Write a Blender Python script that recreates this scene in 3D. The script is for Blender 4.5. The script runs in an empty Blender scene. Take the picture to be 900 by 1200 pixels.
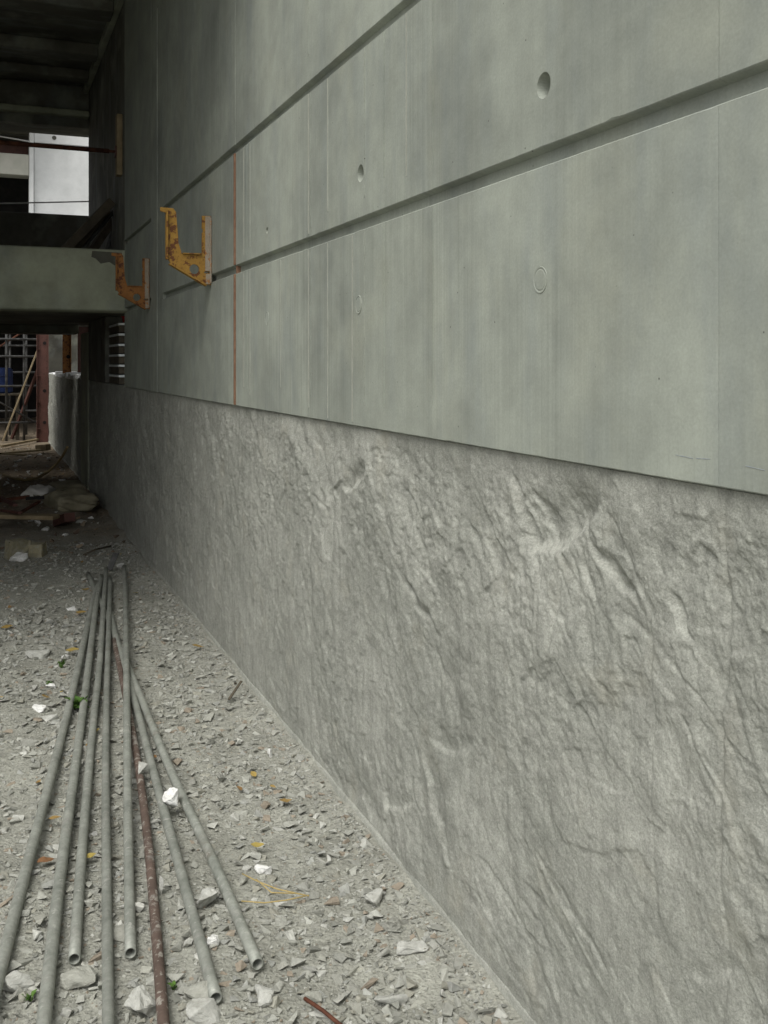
import bpy, bmesh, math, random
import numpy as np
from mathutils import Vector, Matrix, Euler

random.seed(7)
rng = np.random.default_rng(11)
scene = bpy.context.scene
col = scene.collection

# ------------------------------------------------------------------ camera
FPX, CX, HORY = 1166.7, 450.0, 425.0          # focal length and principal column in photo pixels, horizon row
YAW = math.atan(470.0 / FPX)                   # the wall runs away along +Y; the camera looks a little into it
EYE = Vector((-1.137, 0.0, 1.5))
cam_d = bpy.data.cameras.new('camera')
cam = bpy.data.objects.new('camera', cam_d)
col.objects.link(cam)
cam.location = EYE
cam.rotation_euler = (math.radians(90), 0, -YAW)
cam_d.sensor_fit = 'VERTICAL'
cam_d.sensor_height = 36.0
cam_d.lens = 35.0
cam_d.shift_y = -(600.0 - HORY) / 1200.0
cam_d.clip_start = 0.05
cam_d.clip_end = 2000
scene.camera = cam

# ------------------------------------------------------------------ sky and sun (overcast)
SUN_EL, SUN_AZ = 58.0, 232.0                   # azimuth measured clockwise from +Y: behind and to the left
w = bpy.data.worlds.new('World')
scene.world = w
w.use_nodes = True
wn = w.node_tree
for n in list(wn.nodes):
    wn.nodes.remove(n)
sky = wn.nodes.new('ShaderNodeTexSky')
sky.sky_type = 'NISHITA'
sky.sun_disc = False
sky.sun_elevation = math.radians(SUN_EL)
sky.sun_rotation = math.radians(SUN_AZ)
sky.dust_density = 4.0
sky.air_density = 1.0
hs = wn.nodes.new('ShaderNodeHueSaturation')
hs.inputs['Saturation'].default_value = 0.12
bg = wn.nodes.new('ShaderNodeBackground')
bg.inputs['Strength'].default_value = 0.12
wo = wn.nodes.new('ShaderNodeOutputWorld')
wn.links.new(sky.outputs[0], hs.inputs['Color'])
wn.links.new(hs.outputs[0], bg.inputs['Color'])
wn.links.new(bg.outputs[0], wo.inputs['Surface'])

sun_d = bpy.data.lights.new('sun', 'SUN')
sun_d.energy = 1.1
sun_d.angle = math.radians(35)
sun_d.color = (1.0, 0.97, 0.90)
sun = bpy.data.objects.new('sun', sun_d)
col.objects.link(sun)
_az, _el = math.radians(SUN_AZ), math.radians(SUN_EL)
_dir = Vector((math.sin(_az) * math.cos(_el), math.cos(_az) * math.cos(_el), math.sin(_el)))
sun.rotation_euler = _dir.to_track_quat('Z', 'Y').to_euler()
sun.location = (-10, -10, 20)

scene.view_settings.view_transform = 'Standard'
scene.view_settings.look = 'None'
scene.view_settings.exposure = 0.68
scene.view_settings.gamma = 1.0
scene.view_settings.use_curve_mapping = False
scene.render.engine = 'CYCLES'
scene.cycles.max_bounces = 4
scene.cycles.diffuse_bounces = 3

# ------------------------------------------------------------------ geometry of the view, used to find where things stand
_F = Vector((math.sin(YAW), math.cos(YAW), 0))
_R = Vector((math.cos(YAW), -math.sin(YAW), 0))
_U = Vector((0, 0, 1))
def ray(x, y):
    return _F + _R * ((x - CX) / FPX) + _U * ((HORY - y) / FPX)
def G(x, y, z=0.0):
    d = ray(x, y); t = (z - EYE.z) / d.z
    return EYE + d * t
def WL(x, y, X=0.0):
    d = ray(x, y); t = (X - EYE.x) / d.x
    return EYE + d * t
def PY(x, y, Y):
    d = ray(x, y); t = (Y - EYE.y) / d.y
    return EYE + d * t
def mpp(p):                                      # metres per photo pixel at a point
    return (Vector(p) - EYE).dot(_F) / FPX

# ------------------------------------------------------------------ noise
_perm = rng.permutation(512).astype(np.int64)
_perm = np.concatenate([_perm, _perm])
_ga = rng.random(512) * 2 * np.pi
_gx, _gy = np.cos(_ga), np.sin(_ga)
_rv = rng.random((512, 4))
def perlin(x, y):
    x = np.asarray(x, float); y = np.asarray(y, float)
    xi = np.floor(x).astype(np.int64); yi = np.floor(y).astype(np.int64)
    xf = x - xi; yf = y - yi
    u = xf * xf * xf * (xf * (xf * 6 - 15) + 10); v = yf * yf * yf * (yf * (yf * 6 - 15) + 10)
    def g(ix, iy, dx, dy):
        h = _perm[(_perm[ix & 511] + iy) & 511]
        return _gx[h] * dx + _gy[h] * dy
    a = g(xi, yi, xf, yf); b = g(xi + 1, yi, xf - 1, yf)
    c = g(xi, yi + 1, xf, yf - 1); d = g(xi + 1, yi + 1, xf - 1, yf - 1)
    return ((a + u * (b - a)) * (1 - v) + (c + u * (d - c)) * v) * 1.4
def fbm(x, y, o=4, r=0.5):
    s = 0; am = 1
    for i in range(o):
        s = s + am * perlin(x + 17.3 * i, y - 9.1 * i); x = x * 2.03; y = y * 2.03; am *= r
    return s
def facets(x, y):                                # broken stone: every cell is a tilted plane
    xi = np.floor(x).astype(np.int64); yi = np.floor(y).astype(np.int64)
    best = np.full(np.shape(x), 1e9); second = np.full(np.shape(x), 1e9); val = np.zeros(np.shape(x))
    for dx in (-1, 0, 1):
        for dy in (-1, 0, 1):
            h = _perm[(_perm[(xi + dx) & 511] + yi + dy) & 511]
            px = xi + dx + _rv[h, 0]; py = yi + dy + _rv[h, 1]
            d = (x - px) ** 2 + (y - py) ** 2
            v = (_rv[h, 2] - .5) + (x - px) * (_rv[h, 3] - .5) * 1.2 + (y - py) * (_rv[h, 2] * 7 % 1 - .5) * 1.2
            near = d < best
            second = np.where(near, best, np.minimum(second, d))
            val = np.where(near, v, val); best = np.where(near, d, best)
    return val, np.sqrt(second) - np.sqrt(best)
def sstep(a, b, x):
    t = np.clip((x - a) / (b - a), 0, 1); return t * t * (3 - 2 * t)

# ------------------------------------------------------------------ materials
def nt(name, rough=0.85):
    m = bpy.data.materials.new(name); m.use_nodes = True
    t = m.node_tree; b = t.nodes['Principled BSDF']
    b.inputs['Roughness'].default_value = rough
    b.inputs['Specular IOR Level'].default_value = 0.25
    return m, t, b
def N(t, typ, **kw):
    n = t.nodes.new(typ)
    for k, v in kw.items():
        if k in n.inputs: n.inputs[k].default_value = v
        else: setattr(n, k, v)
    return n
def coords(t, scale=(1, 1, 1), kind='Object'):
    c = N(t, 'ShaderNodeTexCoord'); mp = N(t, 'ShaderNodeMapping')
    mp.inputs['Scale'].default_value = scale
    t.links.new(c.outputs[kind], mp.inputs['Vector']); return mp.outputs[0]
def noise(t, vec, scale, detail=4, rough=.55):
    n = N(t, 'ShaderNodeTexNoise', Scale=scale, Detail=detail, Roughness=rough)
    t.links.new(vec, n.inputs['Vector']); return n.outputs['Fac']
def ramp(t, fac, stops):
    r = N(t, 'ShaderNodeValToRGB'); e = r.color_ramp.elements
    while len(e) < len(stops): e.new(0.5)
    for q, (p, c) in zip(e, stops):
        q.position = p; q.color = (*c, 1) if len(c) == 3 else c
    t.links.new(fac, r.inputs['Fac']); return r.outputs['Color']
def g3(v): return (v, v, v)
def mix(t, a, b, fac, blend='MIX'):
    m = N(t, 'ShaderNodeMix', data_type='RGBA', blend_type=blend)
    for sock, v in ((m.inputs[6], a), (m.inputs[7], b), (m.inputs[0], fac)):
        if isinstance(v, (int, float)): sock.default_value = v
        elif isinstance(v, tuple): sock.default_value = (*v, 1)
        else: t.links.new(v, sock)
    return m.outputs[2]
def bump(t, b, h, dist, strength=1.0, prev=None):
    n = N(t, 'ShaderNodeBump', Distance=dist, Strength=strength)
    t.links.new(h, n.inputs['Height'])
    if prev is not None: t.links.new(prev, n.inputs['Normal'])
    t.links.new(n.outputs[0], b.inputs['Normal']); return n.outputs[0]

def mat_smooth_concrete(name='smooth_concrete', A=(.327, .350, .300), B=(.236, .254, .222), streak=True):
    m, t, b = nt(name, .72)
    v = coords(t)
    c = ramp(t, noise(t, v, 1.6, 4, .6), [(.33, B), (.62, A)])
    vs = coords(t, (1, 9, .35))
    smask = ramp(t, noise(t, v, .9, 2), [(.42, g3(.1)), (.64, g3(.8))]) if streak else .3
    c = mix(t, c, ramp(t, noise(t, vs, 2.2, 5, .65), [(.32, g3(.85)), (.5, g3(1.0)), (.7, g3(1.06))]), smask, 'MULTIPLY')
    vs2 = coords(t, (1, 60, .5))
    c = mix(t, c, ramp(t, noise(t, vs2, 1.5, 3, .6), [(.35, g3(.88)), (.55, g3(1.0)), (.72, g3(1.06))]), smask, 'MULTIPLY')
    # yellowish laitance patches and bluish form-oil patches
    c = mix(t, c, (.335, .348, .282), ramp(t, noise(t, v, 2.7, 4), [(.52, g3(0)), (.75, g3(.6))]))
    c = mix(t, c, (.22, .245, .235), ramp(t, noise(t, coords(t, (1, 3, .8)), 1.9, 4, .6), [(.5, g3(0)), (.72, g3(.55))]))
    # cloudy mottling
    c = mix(t, c, ramp(t, noise(t, v, 7, 5, .65), [(.3, g3(.87)), (.7, g3(1.10))]), 1.0, 'MULTIPLY')
    c = mix(t, c, ramp(t, noise(t, v, 160, 3), [(.3, g3(.93)), (.7, g3(1.05))]), 1.0, 'MULTIPLY')
    # pin holes
    vo = N(t, 'ShaderNodeTexVoronoi', Scale=22.0); t.links.new(v, vo.inputs['Vector'])
    gate = ramp(t, noise(t, v, 9, 2), [(.52, g3(0)), (.56, g3(1))])
    pit = ramp(t, vo.outputs['Distance'], [(.035, g3(1)), (.06, g3(0))])
    pit = mix(t, (0, 0, 0), pit, gate)
    c = mix(t, c, (.09, .09, .08), pit)
    oi = N(t, 'ShaderNodeObjectInfo')
    c = mix(t, c, ramp(t, oi.outputs['Random'], [(0, g3(.93)), (1, g3(1.05))]), 1.0, 'MULTIPLY')
    t.links.new(c, b.inputs['Base Color'])
    n1 = bump(t, b, noise(t, v, 45, 3, .6), .0012, .7)
    bump(t, b, pit, .004, -1.0, n1)
    return m

def mat_rough_concrete():
    m, t, b = nt('rough_cast_concrete', .9)
    v = coords(t)
    c = ramp(t, noise(t, v, 2.2, 6, .62), [(.3, (.275, .283, .248)), (.68, (.375, .380, .337))])
    vs = coords(t, (1, 16, 1.0))
    c = mix(t, c, ramp(t, noise(t, vs, 2.0, 5, .65), [(.3, g3(.82)), (.5, g3(1)), (.72, g3(1.1))]), .8, 'MULTIPLY')
    c = mix(t, c, ramp(t, noise(t, v, 38, 6, .7), [(.28, g3(.80)), (.5, g3(1)), (.75, g3(1.14))]), 1.0, 'MULTIPLY')
    c = mix(t, c, ramp(t, noise(t, v, 210, 3, .7), [(.3, g3(.76)), (.7, g3(1.18))]), 1.0, 'MULTIPLY')
    c = mix(t, c, ramp(t, noise(t, v, 11, 5, .7), [(.3, g3(.84)), (.7, g3(1.10))]), 1.0, 'MULTIPLY')
    c = mix(t, c, (.36, .345, .28), ramp(t, noise(t, v, 5, 5, .6), [(.56, g3(0)), (.74, g3(.4))]))
    t.links.new(c, b.inputs['Base Color'])
    n1 = bump(t, b, noise(t, v, 75, 4, .7), .0040, .9)
    bump(t, b, noise(t, v, 260, 3, .7), .0017, .9, n1)
    return m

def mat_simple(name, A, B, scale=8, rough=.8, metallic=0.0, bscale=60, bdist=.001, detail=5):
    m, t, b = nt(name, rough)
    b.inputs['Metallic'].default_value = metallic
    v = coords(t)
    c = ramp(t, noise(t, v, scale, detail, .62), [(.35, A), (.65, B)])
    t.links.new(c, b.inputs['Base Color'])
    bump(t, b, noise(t, v, bscale, 4), bdist, .8)
    return m

def mat_worn_paint(name, paint, paint2, rust=(.10, .035, .015), amount=.5, scale=26):
    m, t, b = nt(name, .6)
    v = coords(t)
    c = ramp(t, noise(t, v, 7, 4), [(.35, paint), (.7, paint2)])
    n = noise(t, v, scale, 6, .68)
    rm = ramp(t, n, [(amount, g3(0)), (amount + .05, g3(1))])
    c = mix(t, c, rust, rm)
    c = mix(t, c, ramp(t, noise(t, v, 90, 3), [(.3, g3(.85)), (.7, g3(1.1))]), 1, 'MULTIPLY')
    t.links.new(c, b.inputs['Base Color'])
    bump(t, b, n, .001, .7)
    return m

def mat_tube(name, A, B, spot=(.42, .42, .38), spots=.62, rough=.55, metallic=.2):
    m, t, b = nt(name, rough); b.inputs['Metallic'].default_value = metallic
    v = coords(t)
    oi = N(t, 'ShaderNodeObjectInfo')
    c = ramp(t, noise(t, v, 9, 6, .7), [(.33, A), (.68, B)])
    c = mix(t, c, (.12, .085, .06), ramp(t, noise(t, v, 3.3, 6, .7), [(.60, g3(0)), (.70, g3(.55))]))
    c = mix(t, c, (.36, .355, .32), ramp(t, noise(t, v, 16, 6, .7), [(.55, g3(0)), (.68, g3(.6))]))
    c = mix(t, c, ramp(t, noise(t, v, 70, 4), [(.3, g3(.85)), (.7, g3(1.12))]), 1, 'MULTIPLY')
    c = mix(t, c, spot, ramp(t, noise(t, v, 42, 4, .6), [(spots, g3(0)), (spots + .06, g3(.8))]))
    c = mix(t, c, ramp(t, oi.outputs['Random'], [(0, g3(.82)), (1, g3(1.15))]), 1, 'MULTIPLY')
    t.links.new(c, b.inputs['Base Color'])
    bump(t, b, noise(t, v, 60, 5), .0015, .6)
    return m

def mat_ground():
    m, t, b = nt('crushed_rubble_ground', .95)
    v = coords(t)
    c = ramp(t, noise(t, v, 3.0, 6, .65), [(.3, (.245, .246, .210)), (.7, (.37, .372, .322))])
    c = mix(t, c, ramp(t, noise(t, v, 40, 6, .7), [(.3, g3(.72)), (.7, g3(1.2))]), 1, 'MULTIPLY')
    # brown soil further in under the building
    sep = N(t, 'ShaderNodeSeparateXYZ'); t.links.new(v, sep.inputs[0])
    ad = N(t, 'ShaderNodeMath', operation='MULTIPLY_ADD'); t.links.new(noise(t, v, 1.7, 5, .65), ad.inputs[0]); ad.inputs[1].default_value = 3.0
    t.links.new(sep.outputs[1], ad.inputs[2])
    mr = N(t, 'ShaderNodeMapRange'); mr.inputs[1].default_value = 9.4; mr.inputs[2].default_value = 12.0
    t.links.new(ad.outputs[0], mr.inputs[0])
    soil = ramp(t, noise(t, v, 9, 6, .7), [(.3, (.11, .088, .06)), (.7, (.26, .21, .15))])
    c = mix(t, c, soil, mr.outputs[0])
    t.links.new(c, b.inputs['Base Color'])
    n1 = bump(t, b, noise(t, v, 60, 5, .7), .009, .9)
    vo = N(t, 'ShaderNodeTexVoronoi', Scale=95.0); t.links.new(v, vo.inputs['Vector'])
    bump(t, b, vo.outputs['Distance'], .006, .7, n1)
    return m

def mat_stone(name, attr=True, A=(.25, .252, .222), B=(.37, .372, .325), dirt=.7):
    m, t, b = nt(name, .93)
    v = coords(t)
    if attr:
        a = N(t, 'ShaderNodeAttribute', attribute_name='tone'); c = a.outputs['Color']
    else:
        oi = N(t, 'ShaderNodeObjectInfo'); c = ramp(t, oi.outputs['Random'], [(0, A), (1, B)])
    g_ = coords(t, kind='Object') if attr else N(t, 'ShaderNodeNewGeometry').outputs['Position']
    c = mix(t, c, ramp(t, noise(t, g_, 70, 5, .7), [(.3, g3(.80)), (.7, g3(1.12))]), 1, 'MULTIPLY')
    if not attr: c = mix(t, c, (.31, .31, .268), ramp(t, noise(t, g_, 26, 5, .7), [(.48, g3(0)), (.65, g3(dirt))]))
    t.links.new(c, b.inputs['Base Color'])
    bump(t, b, noise(t, g_, 130, 5, .75), .004, .9)
    return m

def mat_leaf(name, A, B):
    m, t, b = nt(name, .7)
    oi = N(t, 'ShaderNodeObjectInfo')
    c = ramp(t, oi.outputs['Random'], [(0, A), (1, B)])
    t.links.new(c, b.inputs['Base Color']); return m

M = dict(
    smooth=mat_smooth_concrete(),
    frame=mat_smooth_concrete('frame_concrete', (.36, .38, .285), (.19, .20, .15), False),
    darkframe=mat_smooth_concrete('stained_shade_concrete', (.12, .117, .094), (.064, .062, .05), False),  # stained concrete, toned down further: shade of the recess put into the colour
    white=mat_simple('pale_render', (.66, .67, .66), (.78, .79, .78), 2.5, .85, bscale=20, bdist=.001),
    cream=mat_simple('cream_concrete', (.42, .42, .36), (.52, .51, .45), 2.5, .85),
    rough=mat_rough_concrete(),
    ground=mat_ground(),
    gravel=mat_stone('gravel_stone'),
    stone=mat_stone('grey_rubble_stone', False),
    palestone=mat_stone('pale_plaster_stone', False, (.43, .432, .395), (.53, .532, .49), .6),
    whitestone=mat_stone('white_plaster_stone', False, (.70, .70, .67), (.80, .80, .77), .35),
    tanstone=mat_stone('tan_block_stone', False, (.25, .23, .15), (.32, .29, .19)),
    tube=mat_tube('galvanised_tube', (.20, .212, .185), (.33, .342, .303)),
    rustytube=mat_tube('rusty_tube', (.085, .062, .05), (.145, .105, .085), (.33, .31, .27), .57, .8, .1),
    yellow=mat_worn_paint('worn_yellow_paint', (.37, .215, .045), (.28, .15, .03), (.13, .05, .02), .52),
    orange=mat_worn_paint('worn_orange_paint', (.30, .135, .035), (.24, .095, .025), (.10, .035, .015), .53),
    palepaint=mat_worn_paint('rubbed_pale_paint', (.34, .30, .24), (.28, .23, .17), (.35, .16, .05), .56),
    redpaint=mat_worn_paint('rust_red_paint', (.12, .055, .044), (.085, .042, .034), (.05, .03, .022), .58),
    rust=mat_simple('rusty_steel', (.055, .022, .014), (.13, .05, .028), 14, .85),
    rustline=mat_simple('rust_stained_filler', (.17, .095, .06), (.235, .14, .09), 20, .9),
    timber=mat_simple('weathered_timber', (.20, .155, .09), (.30, .24, .15), 10, .85),
    paletimber=mat_simple('yellow_timber', (.34, .27, .15), (.46, .38, .24), 10, .85),
    darktimber=mat_simple('dirty_timber', (.055, .047, .035), (.10, .085, .06), 10, .85),
    steel=mat_simple('scaffold_steel', (.06, .06, .058), (.13, .13, .125), 12, .65, .2),
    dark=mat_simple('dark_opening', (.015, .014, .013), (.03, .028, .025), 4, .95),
    hole=mat_simple('shaded_hole', (.012, .011, .010), (.025, .02, .018), 30, .95),  # near-black: shade inside the open bolt holes put into the colour
    blue=mat_simple('blue_plastic', (.012, .022, .07), (.015, .03, .10), 4, .5),
    red=mat_simple('red_plastic', (.35, .02, .02), (.45, .04, .03), 4, .5),
    bag=mat_simple('cement_paper', (.21, .19, .125), (.31, .285, .20), 7, .85, bscale=30, bdist=.004),
    whitebag=mat_simple('white_paper', (.50, .49, .44), (.66, .65, .60), 6, .8, bscale=30, bdist=.004),
    cable=mat_simple('pale_cable', (.55, .55, .55), (.65, .65, .65), 4, .5),
    hose=mat_simple('ochre_hose', (.15, .115, .055), (.22, .17, .085), 9, .6),
    lip=mat_simple('white_edge_paint', (.62, .66, .66), (.75, .78, .78), 20, .6),
    grout=mat_simple('pale_grout', (.30, .312, .268), (.35, .36, .312), 30, .85),
    chalk=mat_simple('blue_chalk', (.25, .28, .32), (.31, .335, .33), 60, .9),
    straw=mat_simple('dry_straw', (.36, .27, .10), (.46, .36, .16), 20, .8),
    ocher=mat_leaf('dry_leaf', (.26, .18, .06), (.20, .10, .05)),
    yleaf=mat_leaf('yellow_leaf', (.33, .26, .07), (.29, .20, .06)),
    green=mat_leaf('green_leaf', (.05, .11, .02), (.09, .17, .03)),
)

# ------------------------------------------------------------------ object helpers
def link(name, me, m, parent=None, smooth=False):
    o = bpy.data.objects.new(name, me); col.objects.link(o)
    if m is not None and not me.materials: me.materials.append(M[m] if isinstance(m, str) else m)
    if parent is not None: o.parent = parent
    if smooth: me.polygons.foreach_set('use_smooth', [True] * len(me.polygons))
    return o
def tag(o, label, cat=None, group=None, kind=None):
    if label: o['label'] = label
    if cat: o['category'] = cat
    if group: o['group'] = group
    if kind: o['kind'] = kind
    return o
def thing(name, label, cat, group=None, loc=(0, 0, 0)):
    o = bpy.data.objects.new(name, None); col.objects.link(o); o.location = loc
    o.empty_display_size = .1
    return tag(o, label, cat, group)
def bm_mesh(bm, name='m'):
    bmesh.ops.recalc_face_normals(bm, faces=bm.faces)
    me = bpy.data.meshes.new(name); bm.to_mesh(me); bm.free(); return me
def add_box(bm, a, b, mat=None, bev=0.0):
    a, b = Vector(a), Vector(b)
    lo = Vector(map(min, a, b)); hi = Vector(map(max, a, b))
    r = bmesh.ops.create_cube(bm, size=1.0)
    vs = r['verts']
    bmesh.ops.scale(bm, vec=hi - lo, verts=vs)
    bmesh.ops.translate(bm, vec=(lo + hi) / 2, verts=vs)
    if bev > 0:
        es = list({e for v in vs for e in v.link_edges})
        rr = bmesh.ops.bevel(bm, geom=es, offset=bev, segments=1, affect='EDGES')
        vs = list({v for f in rr['faces'] for v in f.verts} | {v for v in vs if v.is_valid})
    if mat is not None: bmesh.ops.transform(bm, matrix=mat, verts=vs)
    return vs
def box(name, a, b, m, parent=None, bev=0.004, mat=None):
    bm = bmesh.new(); add_box(bm, a, b, mat, bev)
    return link(name, bm_mesh(bm, name), m, parent)
def tube_geo(pts, r, seg=12, inner=None):
    pts = [Vector(p) for p in pts]; n = len(pts)
    rings = []
    t0 = (pts[1] - pts[0]).normalized()
    up = Vector((0, 0, 1)) if abs(t0.z) < .9 else Vector((1, 0, 0))
    nrm = t0.cross(up).normalized()
    for i, p in enumerate(pts):
        t = (pts[min(i + 1, n - 1)] - pts[max(i - 1, 0)]).normalized()
        nrm = (nrm - t * nrm.dot(t)).normalized(); bi = t.cross(nrm)
        rings.append((p, nrm.copy(), bi))
    V = []; Fc = []
    rr = r if hasattr(r, '__len__') else [r] * n
    for (p, a, b), ri in zip(rings, rr):
        for k in range(seg):
            an = 2 * math.pi * k / seg
            V.append(p + (a * math.cos(an) + b * math.sin(an)) * ri)
    for i in range(n - 1):
        for k in range(seg):
            k2 = (k + 1) % seg
            Fc.append((i * seg + k, i * seg + k2, (i + 1) * seg + k2, (i + 1) * seg + k))
    if inner:
        off = len(V)
        for (p, a, b) in rings:
            for k in range(seg):
                an = 2 * math.pi * k / seg
                V.append(p + (a * math.cos(an) + b * math.sin(an)) * inner)
        for i in range(n - 1):
            for k in range(seg):
                k2 = (k + 1) % seg
                Fc.append((off + i * seg + k, off + (i + 1) * seg + k, off + (i + 1) * seg + k2, off + i * seg + k2))
        for k in range(seg):
            k2 = (k + 1) % seg
            Fc.append((k, off + k, off + k2, k2))
            e = (n - 1) * seg
            Fc.append((e + k, e + k2, off + e + k2, off + e + k))
    else:
        Fc.append(tuple(range(seg))[::-1]); Fc.append(tuple((n - 1) * seg + k for k in range(seg)))
    return V, Fc
def tube(name, pts, r, m, parent=None, seg=12, inner=None, smooth=True):
    V, Fc = tube_geo(pts, r, seg, inner)
    me = bpy.data.meshes.new(name); me.from_pydata([tuple(v) for v in V], [], Fc); me.update()
    bm = bmesh.new(); bm.from_mesh(me); bmesh.ops.recalc_face_normals(bm, faces=bm.faces); bm.to_mesh(me); bm.free()
    o = link(name, me, m, parent)
    if smooth: me.polygons.foreach_set('use_smooth', [len(p.vertices) == 4 for p in me.polygons])
    return o
def bar(name, p, q, sx, sz, m, parent=None, bev=.003, roll=0.0):
    """a straight board or bar from p to q with a rectangular section"""
    p, q = Vector(p), Vector(q); d = q - p
    mat = Matrix.Translation((p + q) / 2) @ d.to_track_quat('Y', 'Z').to_matrix().to_4x4() @ Matrix.Rotation(roll, 4, 'Y')
    return box(name, (-sx / 2, -d.length / 2, -sz / 2), (sx / 2, d.length / 2, sz / 2), m, parent, bev, mat)
def np_mesh(name, V, F4):
    me = bpy.data.meshes.new(name)
    V = np.asarray(V, np.float32); F4 = np.asarray(F4, np.int32); k = F4.shape[1]
    me.vertices.add(len(V)); me.vertices.foreach_set('co', V.ravel())
    me.loops.add(F4.size); me.loops.foreach_set('vertex_index', F4.ravel())
    me.polygons.add(len(F4)); me.polygons.foreach_set('loop_start', np.arange(0, F4.size, k, dtype=np.int32))
    me.update(calc_edges=True); me.validate(); return me
def grid_faces(nu, nv):
    i = np.arange(nu - 1)[:, None]; j = np.arange(nv - 1)[None, :]
    a = i * nv + j
    return np.stack([a, a + nv, a + nv + 1, a + 1], -1).reshape(-1, 4)

# ================================================================== GROUND
def prog(vals):
    return np.unique(np.concatenate(vals))
def ground_h(x, y):
    near = np.exp(-((x + .6) / 3.5) ** 2) * sstep(24, 12, y)
    h = .018 * fbm(x * 1.3, y * 1.3, 4) + .006 * fbm(x * 9 + 3, y * 9, 3)
    h = h * near
    pile = .12 * np.exp(-((x + .75) / .5) ** 2 - ((y - 10.7) / .9) ** 2) * (1 + .5 * fbm(x * 4, y * 4, 3))
    foot = .028 * np.exp(-(np.minimum(x, 0) / .045) ** 2) * np.clip(.5 + .9 * fbm(x * 3 + 7, y * 2.3, 3), 0, 1.6) * (x < .15) * sstep(24, 12, y) * (x > -.4)
    return h + pile + foot - .006
gx = prog([np.linspace(-600, -40, 12), np.linspace(-40, -4, 30), np.linspace(-4, -1.6, 40), np.arange(-1.6, .14, .02), np.linspace(.14, 4, 12), np.linspace(4, 60, 10), np.linspace(60, 600, 8)])
gy = prog([np.linspace(-600, -20, 12), np.linspace(-20, 0, 20), np.arange(0, 12, .025), np.linspace(12, 26, 120), np.linspace(26, 60, 14), np.linspace(60, 800, 12)])
GX, GY = np.meshgrid(gx, gy, indexing='ij')
gv = np.stack([GX, GY, ground_h(GX, GY)], -1).reshape(-1, 3)
ground = link('ground', np_mesh('ground', gv, grid_faces(len(gx), len(gy))), 'ground', smooth=True)
ground['kind'] = 'structure'
def gz(x, y): return float(ground_h(np.array([x]), np.array([y]))[0])

# ================================================================== MAIN WALL
SEAMS = [-1.0, .19, 1.33, 2.47, 3.60, 4.75, 5.85, 6.87]
G1 = (1.931, 1.972); G2 = (2.517, 2.557); ZB = 1.292
WEND, WTOP = 8.83, 6.4
wall = thing('concrete_wall', 'long cast concrete wall, smooth grooved panels above a rough rock-textured base', 'wall')
core = box('wall_core', (.05, -3, 0), (.35, WEND - .02, WTOP), 'smooth', wall, 0)
ccore = box('wall_core', (.06, WEND - .02, -.1), (.35, 19.8, ZB - .02), 'smooth', wall, 0)
for zz in (G1, G2):
    box('groove_back', (.024, -1.0, zz[0] - .004), (.052, 6.87, zz[1] + .004), 'smooth', wall, 0)
box('groove_back', (.024, 7.37, G2[0] - .004), (.052, 8.83, G2[1] + .004), 'smooth', wall, 0)
box('groove_back', (.024, 7.37, G1[0] - .004), (.052, 8.83, G1[1] + .004), 'smooth', wall, 0)

holes = [(WL(637, 100), 1), (WL(422, 203), 1), (WL(313, 270), .5)]
plugs = [WL(633, 328), WL(420, 357), WL(313, 373)]

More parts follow.
